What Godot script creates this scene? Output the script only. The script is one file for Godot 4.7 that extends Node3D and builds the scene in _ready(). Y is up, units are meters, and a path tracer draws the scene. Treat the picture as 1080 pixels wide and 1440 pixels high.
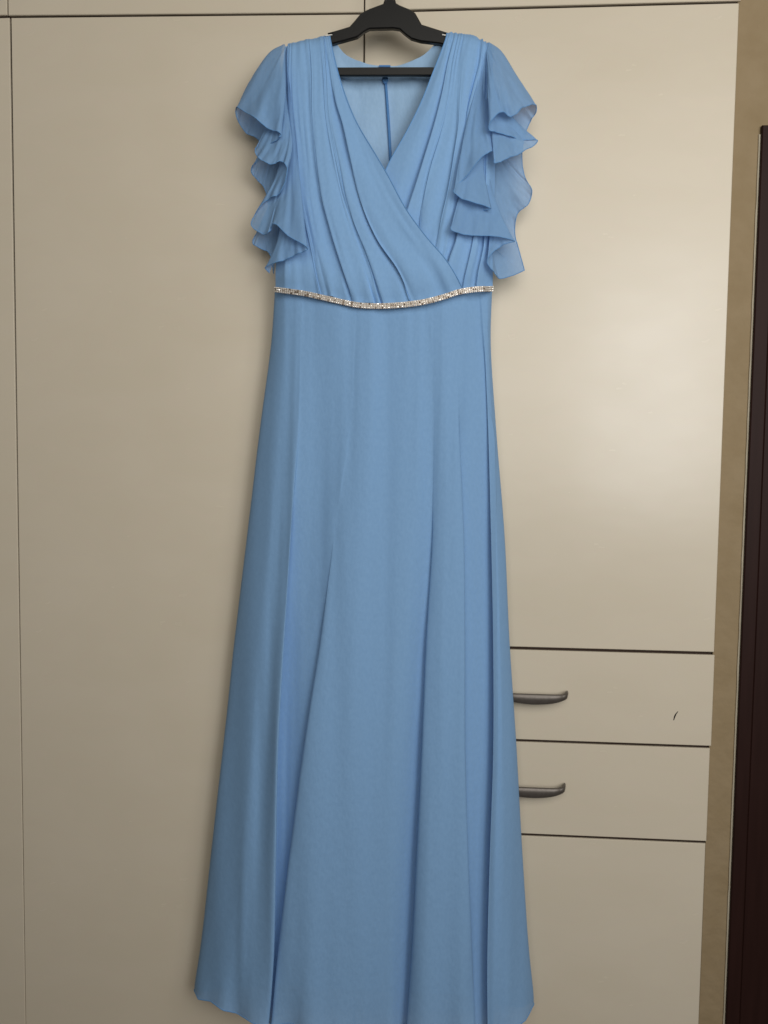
extends Node3D
# A light blue chiffon evening dress on a black hanger in front of a cream fitted wardrobe.
# Traced outlines are kept in tenths of a millimetre of the real place (x to the right, y up from the floor, z out from the wardrobe front).

const UNIT := 0.0001
var rng := RandomNumberGenerator.new()
var taken := {}
var chiffon_tint: Texture2D

# ---------------------------------------------------------------- naming
func numbered(called: String, parent: Node) -> String:
	var key := str(parent.get_instance_id()) + called
	var n: int = taken.get(key, 0)
	taken[key] = n + 1
	return called if n == 0 else "%s_%03d" % [called, n]

func thing(called: String, label: String, category: String, at: Vector3, group := "") -> Node3D:
	var o := Node3D.new()
	o.name = numbered(called, self)
	add_child(o, true)
	o.position = at
	o.set_meta("label", label)
	o.set_meta("category", category)
	if group != "":
		o.set_meta("group", group)
	return o

func root_of(n: Node3D) -> Vector3:
	var p := Vector3.ZERO
	while n != self:
		p += n.position
		n = n.get_parent()
	return p

func obj(called: String, st: SurfaceTool, m: Material, parent: Node3D, label := "") -> MeshInstance3D:
	# the tool holds places in the scene; they are moved into the parent's axes
	var o := MeshInstance3D.new()
	o.name = numbered(called, parent)
	var mesh := ArrayMesh.new()
	var moved := SurfaceTool.new()
	moved.begin(Mesh.PRIMITIVE_TRIANGLES)
	moved.append_from(st.commit(), 0, Transform3D(Basis(), -root_of(parent)))
	moved.commit(mesh)
	o.mesh = mesh
	o.material_override = m
	parent.add_child(o, true)
	if label != "":
		o.set_meta("label", label)
	return o

# ---------------------------------------------------------------- curves and sheets
func flat(a: Array) -> PackedVector3Array:
	var r := PackedVector3Array()
	for i in range(0, a.size(), 3):
		r.append(Vector3(a[i], a[i + 1], a[i + 2]) * UNIT)
	return r

func outline(a: Array) -> PackedVector2Array:
	var r := PackedVector2Array()
	for i in range(0, a.size(), 2):
		r.append(Vector2(a[i], a[i + 1]) * UNIT)
	return r

func cr(a: Vector3, b: Vector3, c: Vector3, d: Vector3, t: float) -> Vector3:
	# centripetal Catmull-Rom between b and c
	var t1 := pow(maxf(a.distance_to(b), 1e-6), 0.5)
	var t2 := t1 + pow(maxf(b.distance_to(c), 1e-6), 0.5)
	var t3 := t2 + pow(maxf(c.distance_to(d), 1e-6), 0.5)
	var u := lerpf(t1, t2, t)
	var a1 := a * ((t1 - u) / t1) + b * (u / t1)
	var a2 := b * ((t2 - u) / (t2 - t1)) + c * ((u - t1) / (t2 - t1))
	var a3 := c * ((t3 - u) / (t3 - t2)) + d * ((u - t2) / (t3 - t2))
	var b1 := a1 * ((t2 - u) / t2) + a2 * (u / t2)
	var b2 := a2 * ((t3 - u) / (t3 - t1)) + a3 * ((u - t1) / (t3 - t1))
	return b1 * ((t2 - u) / (t2 - t1)) + b2 * ((u - t1) / (t2 - t1))

func spline(p: PackedVector3Array, k: int, closed := false) -> PackedVector3Array:
	# k steps in each span
	var r := PackedVector3Array()
	var n := p.size()
	var spans := n if closed else n - 1
	for i in spans:
		var b := p[i]
		var c := p[(i + 1) % n]
		var a := p[(i - 1 + n) % n] if closed or i > 0 else b * 2.0 - c
		var d := p[(i + 2) % n] if closed or i + 2 < n else c * 2.0 - b
		for j in k:
			r.append(cr(a, b, c, d, float(j) / k))
	if not closed:
		r.append(p[n - 1])
	return r

func even(p: PackedVector3Array, n: int) -> PackedVector3Array:
	# n points at even distances along the smooth curve through p
	var fine := spline(p, 16) if p.size() > 2 else p
	var along := PackedFloat32Array([0.0])
	for i in range(1, fine.size()):
		along.append(along[i - 1] + fine[i].distance_to(fine[i - 1]))
	var r := PackedVector3Array()
	var at := 0
	for j in n:
		var want := along[along.size() - 1] * j / (n - 1)
		while at < fine.size() - 2 and along[at + 1] < want:
			at += 1
		r.append(fine[at].lerp(fine[at + 1], clampf((want - along[at]) / maxf(along[at + 1] - along[at], 1e-9), 0, 1)))
	return r

func along_list(a: Array, t: float) -> float:
	var f := t * (a.size() - 1)
	var i := mini(int(f), a.size() - 2)
	return lerpf(a[i], a[i + 1], smoothstep(0.0, 1.0, f - i))

func folded(specs: Array, n: int) -> Array:
	# each spec: [points along a fold line, fold depths in mm from start to end (plus: the right side lies on top; minus: the left), tuck in mm]
	var curves := []
	for s in specs:
		var c := even(flat(s[0]), n)
		if s.size() == 1:
			curves.append(c)
			continue
		var top := PackedVector3Array()
		var low := PackedVector3Array()
		var right := 1.0
		for v in s[1]:
			if v < 0.0:
				right = -1.0
		for j in n:
			var d := absf(along_list(s[1], float(j) / (n - 1)))
			top.append(c[j] + Vector3(0, 0, 0.0004 * d))
			low.append(c[j] + Vector3(right * lerpf(-0.0045, 0.001 * s[2], smoothstep(1.0, 7.0, d)), 0, -0.0006 * d))
		if right > 0.0:
			curves.append(low)
			curves.append(top)
		else:
			curves.append(top)
			curves.append(low)
	return curves

func across(curves: Array, k: int, closed := false) -> Array:
	# rows of a sheet: row j runs through point j of every curve
	var rows := []
	for j in curves[0].size():
		var p := PackedVector3Array()
		for c in curves:
			p.append(c[j])
		rows.append(spline(p, k, closed))
	return rows

func ripple(rows: Array, noise: FastNoiseLite, depth: float, su: float, sv: float, at := 0.0, grow := 0.0, by_place := true) -> void:
	# soft gathers, longer along the fold than across; grow makes them deepen towards the end
	for j in rows.size():
		var r: PackedVector3Array = rows[j]
		var v := float(j) / (rows.size() - 1)
		for i in r.size():
			var u := r[i].x if by_place else float(i) / r.size()
			var calm := 1.0 if by_place else clampf(minf(u, 1.0 - u) * 14.0, 0.0, 1.0)
			r[i].z += calm * depth * (1.0 + grow * v * v * v) * noise.get_noise_2d(u * su + at, v * sv)
		rows[j] = r

func puff(rows: Array, depth: float) -> void:
	# cloth that blouses over the waist seam
	for j in rows.size():
		var r: PackedVector3Array = rows[j]
		var v := float(j) / (rows.size() - 1)
		for i in r.size():
			r[i].z += depth * (exp(-pow((v - 0.90) / 0.07, 2.0)) - 0.6 * smoothstep(0.95, 1.0, v))
		rows[j] = r

func sheet(rows: Array, closed := false) -> SurfaceTool:
	var st := SurfaceTool.new()
	st.begin(Mesh.PRIMITIVE_TRIANGLES)
	var w: int = rows[0].size()
	for j in rows.size():
		for i in w:
			st.set_smooth_group(0)
			st.set_uv(Vector2(float(i) / w, float(j) / rows.size()))
			st.add_vertex(rows[j][i])
	for j in rows.size() - 1:
		for i in (w if closed else w - 1):
			var a := j * w + i
			var b := j * w + (i + 1) % w
			for x in [a, b, a + w, b, b + w, a + w]:
				st.add_index(x)
	st.generate_normals()
	return st

func tube(p: PackedVector3Array, radius: float, sides := 6, closed := false) -> SurfaceTool:
	var rows := []
	for i in p.size():
		var d := (p[mini(i + 1, p.size() - 1)] - p[maxi(i - 1, 0)]).normalized()
		var s := d.cross(Vector3(0.13, 0.21, 0.97)).normalized()
		var t := s.cross(d)
		var ring := PackedVector3Array()
		for k in sides:
			var a := TAU * k / sides
			ring.append(p[i] + (s * cos(a) + t * sin(a)) * radius)
		rows.append(ring)
	return sheet(rows, true)

func inset(p: PackedVector2Array, by: float) -> PackedVector2Array:
	var r := PackedVector2Array()
	var n := p.size()
	var turn := -1.0 if Geometry2D.is_polygon_clockwise(p) else 1.0
	for i in n:
		var e1 := (p[i] - p[(i - 1 + n) % n]).normalized()
		var e2 := (p[(i + 1) % n] - p[i]).normalized()
		var n1 := Vector2(-e1.y, e1.x) * turn
		var n2 := Vector2(-e2.y, e2.x) * turn
		var m := (n1 + n2).normalized()
		r.append(p[i] + m * (by / maxf(m.dot(n1), 0.45)))
	return r

func plate(p: PackedVector2Array, z0: float, z1: float, bevel: float) -> SurfaceTool:
	# a plate cut to the outline p between z0 and z1 with chamfered front and back edges
	var st := SurfaceTool.new()
	st.begin(Mesh.PRIMITIVE_TRIANGLES)
	if not Geometry2D.is_polygon_clockwise(p):
		p.reverse()
	var q := inset(p, bevel)
	var n := p.size()
	st.set_smooth_group(-1)
	var levels := [[q, z0], [p, z0 + bevel], [p, z1 - bevel], [q, z1]]
	for l in 3:
		var a: PackedVector2Array = levels[l][0]
		var b: PackedVector2Array = levels[l + 1][0]
		var za: float = levels[l][1]
		var zb: float = levels[l + 1][1]
		for i in n:
			var k := (i + 1) % n
			var v := [Vector3(a[i].x, a[i].y, za), Vector3(a[k].x, a[k].y, za), Vector3(b[k].x, b[k].y, zb), Vector3(b[i].x, b[i].y, zb)]
			for x in [0, 1, 2, 0, 2, 3]:
				st.add_vertex(v[x])
	var tri := Geometry2D.triangulate_polygon(q)
	for i in range(0, tri.size(), 3):
		for x in [0, 1, 2]:
			st.add_vertex(Vector3(q[tri[i + x]].x, q[tri[i + x]].y, z1))
		for x in [2, 1, 0]:
			st.add_vertex(Vector3(q[tri[i + x]].x, q[tri[i + x]].y, z0))
	st.generate_normals()
	return st

func box(x0: float, y0: float, x1: float, y1: float, z0: float, z1: float, bevel := 0.001) -> SurfaceTool:
	return plate(PackedVector2Array([Vector2(x0, y0), Vector2(x0, y1), Vector2(x1, y1), Vector2(x1, y0)]), z0, z1, bevel)

func quad(xl: float, xr: float, yb0: float, yb1: float, yt0: float, yt1: float, z0: float, z1: float, bevel := 0.001) -> SurfaceTool:
	return plate(PackedVector2Array([Vector2(xl, yb0), Vector2(xl, yt0), Vector2(xr, yt1), Vector2(xr, yb1)]), z0, z1, bevel)

# ---------------------------------------------------------------- materials
func noise_texture(freq: float, size: int, octaves: int, low: Color, high: Color, seed_: int, normal := 0.0) -> NoiseTexture2D:
	var n := FastNoiseLite.new()
	n.noise_type = FastNoiseLite.TYPE_SIMPLEX_SMOOTH
	n.frequency = freq
	n.fractal_octaves = octaves
	n.seed = seed_
	var t := NoiseTexture2D.new()
	t.width = size
	t.height = size
	t.seamless = true
	t.noise = n
	if normal > 0.0:
		t.as_normal_map = true
		t.bump_strength = normal
	else:
		var g := Gradient.new()
		g.set_color(0, low)
		g.set_color(1, high)
		t.color_ramp = g
	return t

func surface(color: Color, rough: float, tint: Texture2D = null, bump: Texture2D = null, bump_scale := 1.0, scale := 1.0) -> StandardMaterial3D:
	var m := StandardMaterial3D.new()
	m.albedo_color = color
	m.roughness = rough
	m.uv1_triplanar = true
	m.uv1_world_triplanar = true
	m.uv1_scale = Vector3.ONE * scale
	if tint:
		m.albedo_texture = tint
	if bump:
		m.normal_enabled = true
		m.normal_texture = bump
		m.normal_scale = bump_scale
	return m

func cloth(color: Color, alpha: float, through: float, weave: Texture2D) -> StandardMaterial3D:
	var m := surface(color, 0.82, chiffon_tint, weave, 0.22, 6.0)
	m.uv1_scale = Vector3(6.5, 3.5, 6.5)
	m.metallic_specular = 0.25
	m.cull_mode = BaseMaterial3D.CULL_DISABLED
	m.rim_enabled = true
	m.rim = 0.25
	m.rim_tint = 0.6
	if alpha < 1.0:
		m.transparency = BaseMaterial3D.TRANSPARENCY_ALPHA
		m.albedo_color.a = alpha
	if through > 0.0:
		m.backlight_enabled = true
		m.backlight = Color(through, through, through)
	return m

# ---------------------------------------------------------------- the scene
func _ready() -> void:
	rng.seed = 4711
	var cam := Camera3D.new()
	cam.name = "camera"
	cam.keep_aspect = Camera3D.KEEP_HEIGHT
	cam.fov = rad_to_deg(2.0 * atan(720.0 / 1100.0))
	cam.near = 0.05
	cam.far = 60.0
	cam.position = Vector3(0, 1.12, 1.30)
	cam.basis = Basis(Vector3.UP, deg_to_rad(3.7)) * Basis(Vector3.RIGHT, deg_to_rad(-3.47)) * Basis(Vector3.BACK, deg_to_rad(0.71))
	add_child(cam)
	cam.current = true

	var we := WorldEnvironment.new()
	we.name = "world_environment"
	var e := Environment.new()
	e.background_mode = Environment.BG_COLOR
	e.background_color = Color(0.60, 0.57, 0.50)
	e.background_energy_multiplier = 0.17
	e.tonemap_mode = Environment.TONE_MAPPER_LINEAR
	e.tonemap_exposure = 1.0
	e.sdfgi_enabled = true
	e.ssao_enabled = true
	e.ssil_enabled = true
	we.environment = e
	add_child(we)

	# broad daylight from out of view behind the camera, placed to soften the shadows
	var soft_light := AreaLight3D.new()
	soft_light.name = "unseen_soft_daylight"
	soft_light.area_size = Vector2(2.4, 1.5)
	soft_light.light_color = Color(1.0, 0.98, 0.945)
	soft_light.light_energy = 3.1
	soft_light.shadow_enabled = true
	soft_light.area_range = 8.0
	add_child(soft_light)
	soft_light.look_at_from_position(Vector3(0.55, 1.78, 1.95), Vector3(0.15, 1.62, 0.0))
	var window_light := AreaLight3D.new()  # unseen window on the right, placed to light the glossy right door
	window_light.name = "unseen_window_daylight"
	window_light.area_size = Vector2(0.6, 1.05)
	window_light.light_color = Color(0.96, 0.98, 1.0)
	window_light.light_energy = 1.05
	window_light.shadow_enabled = true
	window_light.area_range = 8.0
	add_child(window_light)
	window_light.look_at_from_position(Vector3(0.93, 1.46, 2.15), Vector3(0.25, 1.30, 0.0))

	# ------------------------------------------------ materials
	var mottled := noise_texture(0.006, 512, 4, Color(0.982, 0.98, 0.972), Color(1, 1, 1), 3)
	var wavy := noise_texture(0.008, 512, 3, Color.BLACK, Color.WHITE, 5, 6.0)
	var laminate := surface(Color(0.868, 0.826, 0.752), 0.28, mottled, wavy, 0.035, 1.3)
	laminate.roughness_texture = noise_texture(0.02, 512, 5, Color(0.86, 0.86, 0.86), Color(1, 1, 1), 13)
	laminate.uv1_scale = Vector3(0.9, 2.0, 0.9)
	laminate.metallic_specular = 0.5
	var edge_board := surface(Color(0.21, 0.145, 0.105), 0.85)
	var plaster := surface(Color(0.62, 0.545, 0.43), 0.9, noise_texture(0.02, 512, 5, Color(0.94, 0.93, 0.90), Color(1, 1, 1), 9), noise_texture(0.03, 512, 4, Color.BLACK, Color.WHITE, 11, 5.0), 0.25, 1.6)
	var raw_plaster := surface(Color(0.76, 0.72, 0.64), 0.95)
	var brown := surface(Color(0.18, 0.10, 0.085), 0.55, noise_texture(0.012, 512, 4, Color(0.88, 0.86, 0.84), Color(1, 1, 1), 21), null, 1.0, 2.0)
	brown.metallic_specular = 0.3
	brown.uv1_scale = Vector3(9, 0.7, 9)
	var floor_wood := surface(Color(0.28, 0.22, 0.18), 0.5, noise_texture(0.01, 512, 4, Color(0.8, 0.78, 0.74), Color(1, 1, 1), 31), null, 1.0, 1.0)
	var pewter := surface(Color(0.43, 0.405, 0.385), 0.42, noise_texture(0.03, 256, 4, Color(0.88, 0.87, 0.86), Color(1, 1, 1), 41), null, 1.0, 14.0)
	pewter.metallic = 0.5
	var black_plastic := surface(Color(0.014, 0.014, 0.015), 0.4)
	var ink := surface(Color(0.06, 0.05, 0.045), 0.7)

	var weave := noise_texture(0.022, 512, 5, Color.BLACK, Color.WHITE, 51, 5.0)
	chiffon_tint = noise_texture(0.05, 512, 5, Color(0.95, 0.96, 0.97), Color(1, 1, 1), 57)
	var blue := Color(0.55, 0.712, 0.885)
	var chiffon := cloth(blue, 0.93, 0.0, weave)
	var sleeve_chiffon := cloth(blue, 0.80, 0.4, weave)
	var wrap_chiffon := cloth(blue, 1.0, 0.08, weave)
	var satin := cloth(Color(0.64, 0.775, 0.905), 1.0, 0.2, weave)
	satin.roughness = 0.6
	var thread := cloth(Color(0.44, 0.63, 0.83), 1.0, 0.0, weave)
	var zip_blue := cloth(Color(0.36, 0.55, 0.77), 1.0, 0.0, weave)

	build_setting(plaster, floor_wood)
	build_wardrobe(laminate, edge_board, pewter, ink)
	build_door(brown, raw_plaster)
	build_hanger(black_plastic)
	build_dress(chiffon, sleeve_chiffon, wrap_chiffon, satin, thread, zip_blue)

# ---------------------------------------------------------------- setting
func build_setting(plaster: Material, floor_wood: Material) -> void:
	var f := obj("floor", box(-4.0, -5.0, 4.0, 3.0, -0.05, 0.0, 0.002), floor_wood, self)  # out of view; dark and wide so little light comes from below
	f.rotation.x = -PI / 2
	f.set_meta("kind", "structure")
	f.set_meta("label", "unseen dark floor below the wardrobe, keeps light from below low")
	# wall with a doorway for the brown door
	var dx := 0.5075
	var p := PackedVector2Array([Vector2(0.4635, 0.0), Vector2(0.4635, 2.6), Vector2(1.7, 2.6), Vector2(1.7, 0.0), Vector2(1.405, 0.0), Vector2(1.405, 1.664), Vector2(dx + 0.003, 1.664), Vector2(dx - 0.0035, 0.0)])
	var w := obj("wall", plate(p, -0.15, -0.012, 0.0006), plaster, self)
	w.set_meta("kind", "structure")
	w.set_meta("label", "narrow tan painted wall between the wardrobe and the brown door")

func build_wardrobe(laminate: Material, edge_board: Material, pewter: Material, ink: Material) -> void:
	var t := thing("wardrobe", "tall cream laminate fitted wardrobe with flush doors and two drawers behind the dress", "wardrobe", Vector3(-0.43, 0, -0.3))
	obj("carcass", box(-1.30, 0.0, 0.459, 2.40, -0.58, -0.0058, 0.001), edge_board, t)
	var z0 := -0.005
	# the row of tall doors
	obj("door", quad(-1.28, -0.7169, 0.09, 0.09, 1.8530, 1.8520, z0, 0.0), laminate, t)
	obj("door", plate(PackedVector2Array([Vector2(-0.7160, 0.09), Vector2(-0.7135, 1.8516), Vector2(-0.1268, 1.8432), Vector2(-0.1268, 0.09)]), z0, 0.0, 0.0008), laminate, t)
	obj("door", quad(-0.1244, 0.4616, 0.8195, 0.8195, 1.8452, 1.8462, z0, 0.0), laminate, t)
	# the row of small doors above
	obj("upper_door", quad(-1.28, -0.7205, 1.8570, 1.8562, 2.39, 2.39, z0, 0.0005), laminate, t)
	var u := obj("upper_door", quad(-0.7182, -0.1268, 1.8556, 1.8464, 2.39, 2.39, z0, 0.0005), laminate, t)
	var ur := obj("upper_door", quad(-0.1246, 0.4640, 1.8488, 1.8496, 2.39, 2.39, z0, 0.001), laminate, t)
	var knob := SurfaceTool.new()
	knob = tube(PackedVector3Array([Vector3(-0.0795, 1.9672, 0.0), Vector3(-0.0795, 1.9672, 0.078)]), 0.007, 12)
	obj("knob", knob, pewter, ur)
	# bottom panel and drawers
	obj("door", quad(-0.1244, 0.4596, 0.09, 0.09, 0.4960, 0.4960, z0, 0.0), laminate, t)
	obj("plinth", box(-1.28, 0.0, 0.4586, 0.085, -0.0045, -0.002, 0.0004), laminate, t)
	for k in 2:
		var y0: float = [0.6628, 0.5008][k]
		var y1: float = [0.8148, 0.6582][k]
		var d := obj("drawer", quad(-0.1244, [0.4622, 0.4606][k], y0, y0, y1, y1, z0, [0.0015, 0.001][k]), laminate, t)
		pull(d, Vector3(0.168, [0.7475, 0.5905][k], [0.0015, 0.001][k]), pewter)
		if k == 0:
			var c := even(flat([4064, 7193, 20, 4021, 7126, 20, 4000, 7041, 20]), 7)
			var p := PackedVector2Array()
			for i in 7:
				p.append(Vector2(c[i].x - 0.0011 * (0.55 + 0.5 * sin(PI * i / 6.0)), c[i].y))
			for i in 7:
				p.append(Vector2(c[6 - i].x + 0.0010 * (0.6 + 0.5 * sin(PI * i / 6.0)), c[6 - i].y))
			obj("scratch_mark", plate(p, 0.0012, 0.0019, 0.0002), ink, d, "short dark slanting mark")

func pull(drawer: Node3D, at: Vector3, m: Material) -> void:
	# a bow handle: a crescent plate, straight on top and bellied below, standing off on two feet
	var rows := []
	var n := 37
	for i in n:
		var s := -1.0 + 2.0 * i / (n - 1)
		var x := s * 0.0575
		var lift := 0.0225 * pow(maxf(0.0, 1.0 - pow(absf(s), 7.0)), 0.6) + 0.002
		var belly := 0.0055 + 0.0115 * pow(maxf(0.0, 1.0 - s * s), 0.8)
		var top := 0.0005 + 0.0022 * smoothstep(0.84, 0.95, absf(s)) - 0.0016 * smoothstep(0.93, 1.0, absf(s))
		var th := 0.0022 + 0.0035 * smoothstep(0.8, 0.95, absf(s))
		var ring := PackedVector3Array()
		for q in [[top - 0.001, -th], [top, -th + 0.001], [top, th - 0.0012], [top - 0.001, th], [-belly * 0.5, th + 0.0012], [-belly + 0.0012, th - 0.0006], [-belly, th - 0.0016], [-belly, -th], [-belly * 0.5, -th + 0.0006]]:
			ring.append(at + Vector3(x, q[0], maxf(lift + q[1], 0.0)))
		rows.append(ring)
	obj("handle", sheet(rows, true), m, drawer)

func build_door(brown: Material, raw: Material) -> void:
	var t := thing("door", "dark red-brown wooden door and frame at the right edge beside the tan wall", "door", Vector3(0.95, 0, -0.04))
	obj("frame_post", quad(0.5062, 0.5285, 0.0, 0.0, 1.662, 1.662, -0.10, -0.004, 0.0015), brown, t)
	obj("frame_post", quad(1.3800, 1.4030, 0.0, 0.0, 1.662, 1.662, -0.10, -0.004, 0.0015), brown, t)
	obj("frame_head", quad(0.5290, 1.3795, 1.630, 1.630, 1.662, 1.662, -0.10, -0.0045, 0.0015), brown, t)
	obj("leaf", box(0.5325, 0.008, 1.3765, 1.627, -0.06, -0.016, 0.002), brown, t)
	# ragged edge of bare plaster where the wall meets the frame
	var n := FastNoiseLite.new()
	n.frequency = 1.0
	n.seed = 8
	var p := PackedVector2Array()
	for i in 81:
		var y := 0.01 + 1.64 * i / 80.0
		p.append(Vector2(0.5042 - 0.0006 + 0.0009 * n.get_noise_2d(i * 0.9, 0.0), y))
	for i in 81:
		p.append(Vector2(0.5068, 0.01 + 1.64 * (80 - i) / 80.0))
	obj("plaster_edge", plate(p, -0.02, -0.0095, 0.0004), raw, t, "ragged pale plaster edge along the frame")

# ---------------------------------------------------------------- hanger
func build_hanger(black: Material) -> void:
	var t := thing("clothes_hanger", "black plastic hanger with a trouser bar holding the blue dress", "clothes hanger", Vector3(-0.085, 1.75, 0.058))
	var p := outline([-890, 18302, -911, 18239, -1118, 18171, -1249, 18110, -1347, 17997, -1423, 17914, -1643, 17855, -1764, 17826, -1698, 17811, -1709, 17788, -1786, 17784, -2329, 17604, -2384, 17541, -2351, 17476, -2217, 17495, -1752, 17645, -1498, 17703, -1300, 17752, -1191, 17834, -1115, 17870, -753, 17870, -654, 17854, -566, 17778, -478, 17713, -324, 17667, -41, 17630, 505, 17460, 678, 17446, 720, 17498, 665, 17562, 110, 17737, 44, 17744, 33, 17767, 98, 17784, -109, 17852, -317, 17920, -373, 18016, -418, 18091, -484, 18139, -659, 18212, -714, 18245, -726, 18298])
	obj("arms", plate(p, 0.0535, 0.0625, 0.0016), black, t)
	obj("trouser_bar", plate(outline([-2038, 17321, -2105, 17290, -2104, 17236, -2037, 17194, 370, 17155, 434, 17188, 433, 17240, 367, 17280]), 0.0545, 0.0615, 0.0012), black, t)
	obj("bar_end", plate(outline([-2028, 17547, -2071, 17332, -1982, 17327, -1929, 17577]), 0.0555, 0.0605, 0.001), black, t)
	obj("bar_end", plate(outline([287, 17520, 313, 17289, 400, 17283, 385, 17489]), 0.0555, 0.0605, 0.001), black, t)
	var h := flat([-807, 18247, 580])[0]
	var path := PackedVector3Array([h, Vector3(h.x, 1.90, h.z)])
	for i in 10:
		var a := -0.5 * PI + PI * 1.6 * i / 9.0
		path.append(Vector3(h.x + 0.024 * cos(a), 1.955 + 0.024 * sin(a), h.z))
	obj("hook", tube(spline(path, 4), 0.0045, 10), black, t)

# ---------------------------------------------------------------- dress
func build_dress(chiffon: Material, sleeve_m: Material, wrap_m: Material, satin: Material, thread: Material, zip_m: Material) -> void:
	var t := thing("dress", "long light blue chiffon dress with flutter sleeves and sparkling waist trim", "dress", Vector3(-0.08, 0.15, 0.07))
	var noise := FastNoiseLite.new()
	noise.seed = 77
	noise.frequency = 1.0
	noise.fractal_octaves = 3

	var swell := FastNoiseLite.new()
	swell.seed = 12
	swell.frequency = 1.0
	swell.fractal_type = FastNoiseLite.FRACTAL_NONE

	# ---- skirt: a closed tube whose front runs through the fold lines
	var front := [
		[[-2592, 13999, 480, -2664, 13156, 420, -2845, 11789, 400, -3057, 10046, 380, -3276, 8268, 380, -3460, 6458, 380, -3668, 4613, 380, -3866, 2859, 380, -3991, 2184, 380]],
		[[-2408, 13939, 658, -2426, 13119, 664, -2500, 11777, 717, -2618, 10088, 774, -2773, 8383, 828, -2883, 6663, 881, -3034, 4914, 915, -3190, 3255, 938, -3333, 2339, 931]],
		[[-2253, 13908, 706, -2269, 13111, 716, -2319, 11776, 774, -2411, 10098, 842, -2514, 8409, 914, -2598, 6707, 975, -2684, 4987, 1027, -2799, 3356, 1061, -2899, 2270, 1070]],
		[[-2113, 13883, 737, -2139, 13105, 754, -2152, 11775, 827, -2229, 10107, 906, -2308, 8431, 983, -2378, 6742, 1047, -2397, 5042, 1110, -2421, 3439, 1159, -2494, 2258, 1174], [0, 0, -3, -12, -24, -30, -32, -30, -24], 7.0],
		[[-1691, 13784, 792, -1707, 13099, 800, -1736, 11778, 839, -1889, 10108, 855, -2043, 8415, 883, -2210, 6699, 914, -2319, 4969, 959, -2424, 3339, 1003, -2507, 2145, 1027]],
		[[-1235, 13688, 816, -1259, 13093, 843, -1305, 11779, 908, -1524, 10126, 986, -1735, 8462, 1055, -1973, 6777, 1103, -2183, 5065, 1135, -2364, 3442, 1158, -2460, 2253, 1169], [0, 0, 0, 3, 7, 10, 11, 10, 8], 2.0],
		[[-1047, 13678, 819, -1015, 13091, 860, -1016, 11780, 930, -1122, 10137, 1029, -1249, 8492, 1128, -1401, 6835, 1204, -1559, 5152, 1250, -1675, 3562, 1286, -1776, 2335, 1301]],
		[[-773, 13677, 820, -732, 13097, 830, -690, 11786, 879, -719, 10139, 959, -772, 8483, 1030, -836, 6813, 1090, -912, 5126, 1140, -992, 3531, 1180, -1056, 2276, 1200]],
		[[-445, 13709, 817, -381, 13097, 833, -306, 11789, 878, -335, 10143, 929, -387, 8482, 980, -451, 6803, 1023, -526, 5100, 1055, -594, 3493, 1087, -644, 2220, 1108]],
		[[-173, 13755, 806, -76, 13101, 813, -11, 11794, 833, -17, 10143, 864, -89, 8474, 909, -129, 6789, 954, -181, 5082, 988, -235, 3478, 1033, -306, 2207, 1068], [0, 0, 2, 7, 14, 20, 24, 24, 22], -1.0],
		[[22, 13809, 791, 99, 13103, 800, 175, 11795, 851, 224, 10153, 930, 208, 8505, 1010, 202, 6849, 1085, 208, 5175, 1137, 223, 3597, 1180, 221, 2353, 1207]],
		[[174, 13851, 775, 252, 13108, 769, 351, 11799, 804, 456, 10151, 862, 501, 8494, 929, 535, 6830, 999, 609, 5144, 1039, 704, 3552, 1069, 772, 2309, 1090], [0, -2, -6, -11, -13, -13, -10, -8, -7], 3.0],
		[[435, 13917, 732, 506, 13121, 689, 598, 11808, 666, 685, 10140, 685, 750, 8453, 712, 791, 6757, 775, 810, 5054, 844, 838, 3453, 905, 883, 2207, 943]],
		[[655, 13960, 671, 730, 13133, 614, 810, 11811, 635, 884, 10145, 703, 947, 8468, 758, 976, 6790, 845, 949, 5104, 931, 938, 3520, 1000, 963, 2290, 1037], [0, 3, 9, 16, 20, 23, 24, 24, 22], 11.0],
		[[733, 13967, 637, 793, 13140, 572, 873, 11814, 601, 952, 10145, 680, 1022, 8464, 732, 1055, 6784, 823, 1033, 5100, 915, 1027, 3517, 988, 1049, 2299, 1029]],
		[[756, 13970, 625, 787, 13139, 578, 879, 11814, 596, 987, 10143, 655, 1075, 8457, 694, 1150, 6767, 765, 1215, 5060, 820, 1279, 3458, 874, 1347, 2259, 907]],
		[[842, 14002, 480, 836, 13164, 420, 949, 11824, 400, 1122, 10121, 380, 1239, 8391, 380, 1393, 6635, 380, 1531, 4851, 380, 1681, 3161, 380, 1808, 2212, 380]]]
	var n := 120
	var curves := folded(front, n)
	var f0: PackedVector3Array = curves[0]
	var f1: PackedVector3Array = curves[curves.size() - 1]
	var lining_curves := []
	for s in [0.06, 0.28, 0.5, 0.72, 0.94]:
		var back := PackedVector3Array()
		for j in n:
			var q := f1[j].lerp(f0[j], s)
			var v := float(j) / (n - 1)
			q.z -= lerpf(0.018, 0.036, v) * sin(PI * s) + 0.004 * sin(s * 19.0 + 2.0 * v) * v
			back.append(q)
		curves.append(back)
	var rows := across(curves, 7, true)
	ripple(rows, noise, 0.0045, 12.0, 0.7, 0.0, 1.2)
	ripple(rows, noise, 0.0008, 55.0, 1.4, 300.0)
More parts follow.
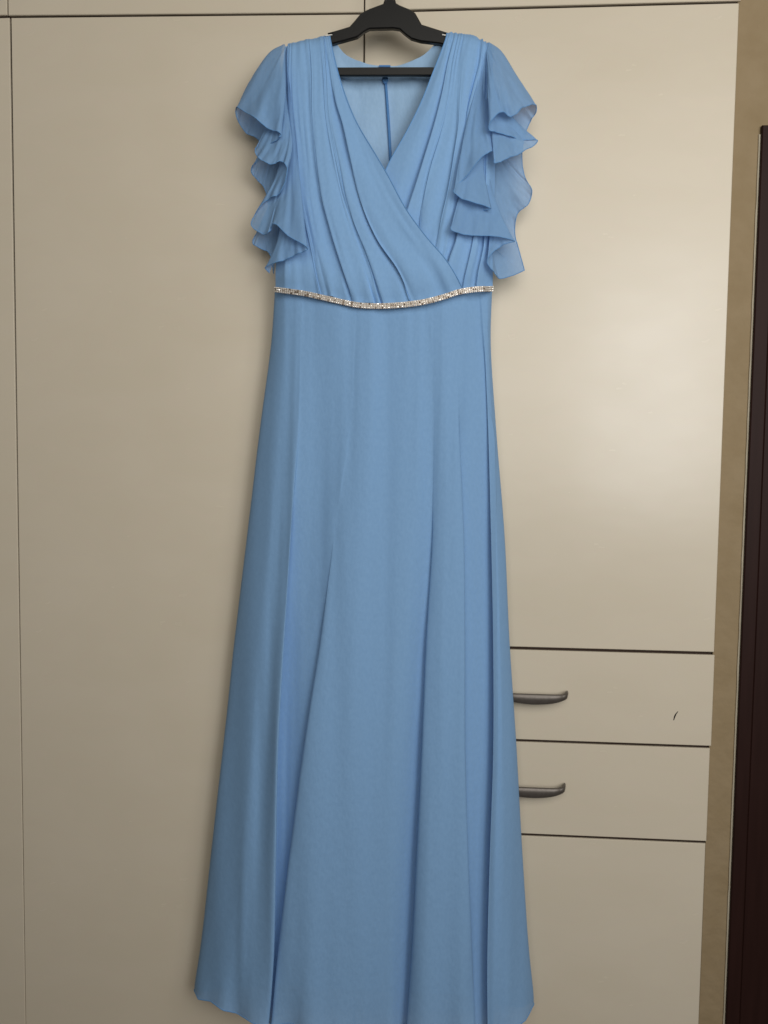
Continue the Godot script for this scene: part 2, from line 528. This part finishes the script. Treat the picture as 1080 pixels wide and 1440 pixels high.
	for j in n:
		var r: PackedVector3Array = rows[j]
		var w := pow(float(j) / (n - 1), 24.0)
		for i in r.size():
			r[i] += Vector3(0.0, 0.008 * swell.get_noise_1d(r[i].x * 13.0), 0.010 * swell.get_noise_1d(500.0 + r[i].x * 15.0)) * w
			var corner := exp(-pow((r[i].x - r[0].x) / 0.012, 2.0)) + exp(-pow((r[i].x - f1[j].x) / 0.012, 2.0))
			r[i].y += 0.006 * w * corner
			r[i].x = lerpf(r[i].x, (f0[j].x + f1[j].x) / 2.0, 0.010 * w * w * corner)
		rows[j] = r
	var skirt := obj("skirt", sheet(rows, true), chiffon, t)
	var hem_row: PackedVector3Array = rows[n - 1]
	hem_row.append(hem_row[0])
	obj("rolled_hem", tube(hem_row, 0.0008, 6), thread, skirt)
	# lining
	for s in 20:
		var c := PackedVector3Array()
		var a := TAU * s / 20.0
		for j in n:
			var mid := (f0[j] + f1[j]) / 2.0
			var half := (f1[j].x - f0[j].x) / 2.0 - lerpf(0.005, 0.030, float(j) / (n - 1))
			var v := float(j) / (n - 1)
			var q := mid + Vector3(half * cos(a), 0, 0)
			q.z = mid.z - 0.003 + lerpf(0.010, 0.022, v) * -sin(a)
			q.y = lerpf(lerpf(f0[0].y, f1[0].y, 0.5) - 0.02, f0[n - 1].y + 0.030, v)
			c.append(q)
		lining_curves.append(c)
	obj("lining", sheet(across(lining_curves, 2, true), true), satin, t)

	# ---- back of the bodice, seen through the neckline
	var back_lines := [
		[[-2415, 17638, 600, -2507, 17237, 460, -2511, 16274, 420, -2574, 14950, 420, -2573, 14003, 460]],
		[[-2159, 17697, 600, -2187, 17588, 500, -2195, 16842, 360, -2205, 15423, 320, -2193, 13984, 340]],
		[[-1728, 17751, 600, -1696, 17610, 500, -1685, 16834, 360, -1678, 15418, 320, -1664, 13940, 330]],
		[[-1489, 17573, 460, -1484, 17364, 380, -1459, 16620, 340, -1427, 15416, 320, -1411, 13906, 330]],
		[[-1213, 17469, 420, -1205, 17260, 360, -1189, 16620, 330, -1155, 15417, 310, -1137, 13908, 320]],
		[[-890, 17419, 400, -880, 17259, 350, -829, 16619, 320, -769, 15413, 310, -726, 13907, 320]],
		[[-589, 17435, 420, -578, 17249, 360, -514, 16610, 330, -430, 15410, 310, -362, 13907, 320]],
		[[-280, 17548, 460, -255, 17287, 380, -178, 16600, 340, -92, 15404, 320, -45, 13904, 330]],
		[[44, 17754, 600, 26, 17574, 500, 108, 16804, 360, 155, 15401, 320, 180, 13937, 330]],
		[[434, 17703, 600, 464, 17533, 500, 484, 16798, 360, 468, 15398, 320, 494, 13979, 340]],
		[[717, 17593, 600, 789, 17175, 460, 823, 16228, 420, 828, 14926, 420, 833, 13996, 460]]]
	var back_rows := across(folded(back_lines, 60), 5)
	ripple(back_rows, noise, 0.003, 25.0, 3.0, 40.0)
	var bb := obj("bodice_back", sheet(back_rows), satin, t)
	var zip := even(flat([-885, 17271, 370, -853, 16931, 355, -801, 16280, 345, -762, 15403, 340, -727, 14071, 340]), 40)
	obj("zipper", tube(zip, 0.0022, 8), zip_m, bb)
	obj("zipper_pull", plate(outline([-922, 17268, -927, 17214, -898, 17154, -859, 17154, -832, 17213, -844, 17267]), 0.0375, 0.0405, 0.0006), zip_m, bb)
	obj("hook_and_eye", plate(outline([-977, 17422, -977, 17395, -799, 17391, -799, 17418]), 0.0415, 0.0435, 0.0004), zip_m, bb)

	# white ribbon loops that keep the shoulders on the hanger's notches
	var ribbon := surface(Color(0.86, 0.85, 0.82), 0.6)
	obj("hanger_loop", plate(outline([-1794, 17782, -1791, 17763, -1684, 17778, -1690, 17793]), 0.0631, 0.0645, 0.0003), ribbon, t, "white ribbon loop on the hanger notch")
	obj("hanger_loop", plate(outline([0, 17757, -4, 17740, 93, 17717, 96, 17738]), 0.0631, 0.0645, 0.0003), ribbon, t, "white ribbon loop on the hanger notch")

	# ---- wrap panels: right one below, left one over it
	var right_lines := [
		[[65, 17774, 620, 55, 17665, 690, -141, 17121, 740, -316, 16671, 770, -536, 16225, 790, -780, 15795, 790, -908, 15475, 770, -1066, 14737, 740, -1217, 13756, 780]],
		[[151, 17804, 600, 119, 17684, 690, 29, 17254, 760, -103, 16779, 800, -256, 16320, 830, -442, 15815, 840, -610, 15373, 810, -788, 14724, 780, -961, 13740, 800]],
		[[206, 17792, 600, 195, 17682, 690, 103, 17331, 750, 5, 16782, 790, -106, 16321, 820, -253, 15812, 840, -372, 15427, 830, -487, 15075, 810, -665, 14506, 790, -775, 13751, 800], [1, 4, 9, 12, 12, 9, 5, 4], 2.0],
		[[292, 17780, 600, 281, 17680, 690, 210, 17303, 760, 144, 16770, 810, 24, 16228, 840, -158, 15590, 870, -258, 15060, 850, -295, 14605, 810, -391, 13759, 810], [0, 0, 1, 2, 3, 3, 2, 1], 0.0],
		[[390, 17767, 600, 388, 17668, 690, 347, 17461, 750, 291, 16857, 820, 268, 16299, 860, 202, 15823, 880, 124, 15342, 880, 25, 14872, 870, -53, 14383, 840, -152, 13819, 830], [0, 2, 3, 4, 5, 4, 2, 0], 0.5],
		[[509, 17733, 600, 506, 17634, 690, 468, 17251, 750, 400, 16756, 810, 346, 16167, 850, 280, 15637, 870, 195, 15005, 880, 97, 14483, 860, 0, 13829, 830]],
		[[618, 17689, 600, 615, 17595, 680, 576, 17248, 730, 464, 16810, 780, 394, 16495, 810, 329, 15952, 840, 304, 15540, 850, 281, 15014, 850, 266, 14644, 850, 144, 14254, 840, 129, 13853, 820], [2, 3, 4, 5, 6, 8, 10, 6], 1.5],
		[[672, 17656, 600, 670, 17568, 670, 646, 16944, 730, 614, 16300, 770, 582, 15660, 800, 551, 15024, 810, 506, 14547, 810, 418, 14124, 800, 390, 13880, 790], [0, 1, 1, 2, 3, 6, 7, 3], 1.0],
		[[705, 17635, 600, 703, 17551, 660, 713, 16962, 690, 712, 16315, 730, 703, 15676, 750, 694, 15042, 750, 682, 14563, 750, 604, 14136, 750, 586, 13932, 750], [1, 2, 2, 3, 4, 6, 7, 4], 1.0],
		[[750, 17602, 580, 760, 17524, 610, 804, 17003, 600, 840, 16376, 580, 846, 15637, 560, 841, 14887, 550, 841, 14346, 550, 849, 13976, 550]]]
	var right_rows := across(folded(right_lines, 80), 6)
	ripple(right_rows, noise, 0.0022, 34.0, 1.4, 10.0, 2.0, false)
	puff(right_rows, 0.005)
	var wr := obj("wrap_panel", sheet(right_rows), wrap_m, t)
	obj("neckline_edge", tube(first_of(right_rows), 0.0008), thread, wr)
	var left_lines := [
		[[-2430, 17649, 580, -2435, 17570, 610, -2468, 17062, 600, -2457, 16425, 580, -2447, 15673, 560, -2502, 14911, 550, -2556, 14360, 550, -2577, 13983, 550]],
		[[-2381, 17659, 600, -2381, 17575, 660, -2359, 17013, 700, -2317, 16361, 730, -2265, 15604, 750, -2259, 14847, 760, -2303, 14308, 750, -2325, 13908, 740]],
		[[-2337, 17690, 600, -2327, 17585, 680, -2320, 17030, 730, -2279, 16560, 760, -2194, 16004, 790, -2144, 15392, 800, -2053, 14941, 800, -1929, 14405, 790, -1802, 13817, 800], [1, 2, 3, 3, 3, 3, 2, 1], 1.0],
		[[-2204, 17719, 600, -2187, 17619, 690, -2148, 16977, 770, -2102, 16320, 820, -2029, 15675, 840, -1937, 15035, 840, -1803, 14450, 820, -1621, 13780, 820]],
		[[-2038, 17747, 600, -2017, 17647, 690, -1975, 17221, 760, -1956, 16592, 820, -1885, 15920, 860, -1802, 15280, 870, -1656, 14757, 870, -1512, 14312, 850, -1287, 13689, 840], [0, 2, 3, 3, 4, 5, 6, 2], 1.0],
		[[-1894, 17776, 600, -1880, 17665, 690, -1822, 17186, 760, -1775, 16526, 820, -1654, 15871, 870, -1506, 15231, 880, -1336, 14645, 880, -1159, 14169, 860, -1001, 13676, 850]],
		[[-1828, 17785, 600, -1803, 17674, 690, -1745, 17185, 760, -1688, 16525, 820, -1533, 15802, 880, -1440, 15333, 890, -1305, 14908, 890, -1094, 14398, 880, -825, 13663, 860], [0, 0, 0, 1, 3, 5, 4, 1], 0.5],
		[[-1784, 17795, 600, -1759, 17683, 690, -1680, 17215, 760, -1616, 16743, 800, -1488, 16334, 840, -1359, 15811, 880, -1199, 15201, 900, -943, 14626, 900, -612, 14149, 890, -389, 13693, 870], [0, 2, 6, 7, 5, 6, 7, 2], 1.2],
		[[-1750, 17799, 600, -1726, 17683, 690, -1616, 17187, 750, -1474, 16635, 800, -1223, 16031, 850, -930, 15409, 900, -620, 14872, 920, -312, 14450, 910, -48, 14080, 900, 97, 13797, 880]],
		[[-1727, 17788, 610, -1706, 17677, 680, -1550, 17075, 740, -1308, 16453, 800, -981, 15894, 870, -792, 15576, 900, -503, 15055, 940, -218, 14674, 940, 99, 14308, 920, 264, 14066, 910, 387, 13861, 880]]]
	var left_rows := across(folded(left_lines, 80), 6)
	ripple(left_rows, noise, 0.0022, 34.0, 1.4, 90.0, 2.2, false)
	puff(left_rows, 0.005)
	var wl := obj("wrap_panel", sheet(left_rows), wrap_m, t)
	obj("neckline_edge", tube(last_of(left_rows), 0.0008), thread, wl)

	# ---- flutter sleeves: a circular flounce from the back armhole over the shoulder down to the front waist; each line: armhole, middle, free edge
	flounce(t, [
		[-2546, 14722, 440, -2591, 14477, 440, -2624, 14220, 440], [-2540, 15061, 420, -2646, 14778, 400, -2719, 14572, 380], [-2529, 15282, 420, -2711, 14929, 420, -2848, 14629, 420], [-2519, 15504, 420, -2776, 15079, 440, -2966, 14707, 460],
		[-2509, 15834, 420, -2676, 15463, 380, -2729, 15198, 340], [-2510, 16164, 420, -2700, 15851, 380, -2811, 15612, 340], [-2511, 16384, 420, -2742, 16010, 400, -2906, 15710, 380], [-2513, 16657, 420, -2807, 16223, 420, -2996, 15833, 440],
		[-2514, 17039, 420, -2703, 16568, 380, -2813, 16144, 340], [-2523, 17355, 440, -2745, 16834, 400, -2910, 16355, 370], [-2531, 17508, 460, -2855, 16936, 420, -3073, 16429, 410], [-2471, 17692, 540, -2721, 17493, 520, -2939, 17140, 500, -3188, 16579, 500],
		[-2437, 17681, 600, -2644, 17569, 620, -2906, 17223, 640, -3202, 16722, 620], [-2414, 17629, 660, -2526, 17411, 760, -2690, 17008, 860, -2926, 16518, 880], [-2395, 17576, 700, -2426, 17337, 820, -2496, 16899, 950, -2635, 16274, 1000], [-2402, 17471, 720, -2348, 16778, 980, -2394, 16141, 1060],
		[-2401, 17302, 720, -2398, 16663, 890, -2546, 16082, 900], [-2415, 17142, 700, -2573, 16577, 780, -2858, 16065, 740], [-2413, 17031, 710, -2516, 16402, 840, -2790, 15886, 840], [-2386, 16915, 730, -2399, 16257, 930, -2572, 15744, 930],
		[-2373, 16804, 740, -2306, 16160, 960, -2396, 15772, 990], [-2361, 16676, 740, -2238, 16019, 970, -2295, 15609, 1030], [-2362, 16521, 730, -2301, 15839, 920, -2435, 15312, 950], [-2378, 16321, 700, -2475, 15713, 810, -2689, 15240, 790],
		[-2388, 16214, 700, -2578, 15503, 740, -2942, 14936, 660], [-2388, 16160, 700, -2494, 15389, 820, -2662, 14741, 800], [-2387, 16263, 710, -2398, 15459, 860, -2525, 14852, 930], [-2365, 16685, 720, -2264, 15716, 880, -2279, 14642, 1060],
		[-2343, 17158, 730, -2179, 15878, 870, -1973, 14439, 1100], [-2364, 16472, 720, -2243, 15351, 860, -2154, 14393, 960], [-2393, 15723, 720, -2333, 14931, 840, -2422, 14308, 880], [-2443, 15089, 680, -2521, 14573, 780, -2696, 14247, 740],
		[-2483, 14775, 640, -2552, 14436, 680, -2654, 14188, 620]], sleeve_m, thread, noise, 0.0)
	flounce(t, [
		[831, 14595, 470, 1088, 14395, 480, 1335, 14245, 510], [837, 14920, 440, 1053, 14706, 420, 1268, 14533, 410], [842, 15250, 430, 1004, 15018, 400, 1188, 14851, 370], [836, 15576, 430, 1020, 15323, 400, 1226, 15160, 360],
		[830, 15846, 430, 1124, 15511, 420, 1372, 15273, 410], [825, 16062, 430, 1161, 15673, 450, 1427, 15473, 460], [820, 16332, 430, 1091, 15890, 450, 1313, 15679, 460], [813, 16654, 430, 1064, 16225, 420, 1270, 16043, 380],
		[805, 17024, 440, 1079, 16547, 420, 1307, 16345, 380], [797, 17334, 460, 1115, 16837, 440, 1396, 16563, 420], [731, 17644, 540, 941, 17434, 530, 1167, 17033, 520, 1457, 16636, 520], [705, 17645, 600, 889, 17505, 620, 1153, 17103, 640, 1438, 16688, 620],
		[702, 17593, 660, 817, 17363, 760, 988, 16969, 840, 1229, 16562, 840], [690, 17500, 700, 865, 16893, 940, 1052, 16389, 960], [679, 17469, 720, 757, 16907, 980, 879, 16417, 1020], [669, 17412, 730, 686, 16775, 980, 703, 16174, 1070],
		[684, 17209, 720, 760, 16614, 880, 851, 16162, 920], [710, 17062, 700, 937, 16543, 800, 1169, 16123, 800], [724, 16966, 680, 1097, 16480, 700, 1468, 16133, 660], [714, 16874, 700, 1017, 16303, 800, 1235, 15927, 820],
		[704, 16785, 710, 897, 16207, 860, 1018, 15795, 900], [683, 16739, 720, 768, 16140, 900, 803, 15715, 980], [661, 16761, 720, 747, 16261, 860, 859, 15919, 880], [648, 16897, 720, 618, 16306, 880, 706, 15865, 970],
		[623, 17075, 720, 470, 16248, 900, 424, 15529, 1050], [599, 17221, 720, 374, 16270, 900, 206, 15269, 1090], [617, 16845, 720, 455, 15945, 880, 378, 15144, 1060], [666, 16535, 710, 655, 15704, 820, 778, 15061, 920],
		[665, 16644, 700, 527, 15713, 800, 400, 15022, 820], [642, 16754, 690, 377, 15588, 860, 175, 14716, 1040], [697, 16122, 690, 554, 15330, 840, 454, 14664, 960], [750, 15702, 680, 776, 15078, 800, 808, 14652, 920],
		[777, 15475, 660, 952, 14983, 760, 1146, 14599, 840], [781, 15283, 660, 893, 14809, 740, 960, 14553, 780], [786, 15069, 660, 765, 14629, 780, 733, 14294, 880], [791, 14861, 640, 814, 14458, 740, 850, 14149, 780],
		[809, 14657, 600, 868, 14323, 640, 936, 14091, 660], [828, 14620, 500, 1053, 14401, 500, 1162, 14158, 560], [831, 14595, 470, 1088, 14395, 480, 1335, 14245, 510]], sleeve_m, thread, noise, 50.0)

	# ---- rhinestone trim round the waist
	var belt := even(flat([-2560, 13926, 660, -2487, 13896, 770, -2263, 13855, 830, -2035, 13815, 865, -1588, 13710, 900, -1202, 13630, 920, -820, 13617, 930, -278, 13663, 940, 97, 13755, 930, 311, 13828, 910, 581, 13879, 865, 757, 13899, 800, 842, 13930, 660]), 109)
	var backing := []
	for j in 2:
		var r := PackedVector3Array()
		for q in belt:
			r.append(q + Vector3(0, 0.0042 * (1.0 if j == 0 else -1.0), -0.0006))
		backing.append(r)
	var silver := surface(Color(0.74, 0.69, 0.64), 0.4)
	silver.metallic = 0.4
	var trim := obj("waist_trim", sheet(backing), silver, t, "band of three rows of clear rhinestones")
	var stones := SurfaceTool.new()
	stones.begin(Mesh.PRIMITIVE_TRIANGLES)
	for i in range(0, belt.size()):
		var d := (belt[mini(i + 1, belt.size() - 1)] - belt[maxi(i - 1, 0)]).normalized()
		var out := d.cross(Vector3.UP).normalized()
		out = out if out.z > 0.0 else -out
		var up := out.cross(d).normalized()
		up = up if up.y > 0.0 else -up
		for k in 3:
			var c := belt[i] + up * (0.0028 * (k - 1)) + out * 0.0002
			var tilt := Basis(d, rng.randf_range(-0.33, 0.33)) * Basis(up, rng.randf_range(-0.33, 0.33))
			gem(stones, c, tilt * d, tilt * up, tilt * out, 0.00138)
	stones.generate_normals()
	var crystal := surface(Color(0.98, 0.965, 0.94), 0.2)
	crystal.metallic = 0.4
	crystal.vertex_color_use_as_albedo = true
	var rs := obj("rhinestones", stones, crystal, trim)
	rs.set_meta("kind", "stuff")

func gem(st: SurfaceTool, c: Vector3, x: Vector3, y: Vector3, z: Vector3, r: float) -> void:
	# eight-sided brilliant: girdle, eight sloping facets and a flat table
	var shade := 1.0 if rng.randf() < 0.80 else rng.randf_range(0.12, 0.6)
	st.set_smooth_group(-1)
	st.set_color(Color(shade, pow(shade, 1.15), pow(shade, 1.3)))
	var ring := []
	var table := []
	for k in 8:
		var a := TAU * (k + 0.5) / 8.0
		ring.append(c + (x * cos(a) + y * sin(a)) * r)
		table.append(c + (x * cos(a) + y * sin(a)) * r * 0.5 + z * r * 0.75)
	for k in 8:
		var q := (k + 1) % 8
		for v in [ring[k], table[k], ring[q], ring[q], table[k], table[q], table[k], c + z * r * 0.75, table[q]]:
			st.add_vertex(v)

func first_of(rows: Array) -> PackedVector3Array:
	var r := PackedVector3Array()
	for row in rows:
		r.append(row[0])
	return r

func last_of(rows: Array) -> PackedVector3Array:
	var r := PackedVector3Array()
	for row in rows:
		r.append(row[row.size() - 1])
	return r

func flounce(t: Node3D, lines: Array, m: Material, thread: Material, noise: FastNoiseLite, at: float) -> void:
	var curves := []
	for l in lines:
		curves.append(even(flat(l), 28))
	var rows := across(curves, 8)
	ripple(rows, noise, 0.0016, 40.0, 1.3, at, 3.5, false)
	var s := obj("flutter_sleeve", sheet(rows), m, t)
	obj("rolled_hem", tube(rows[27], 0.0007), thread, s)
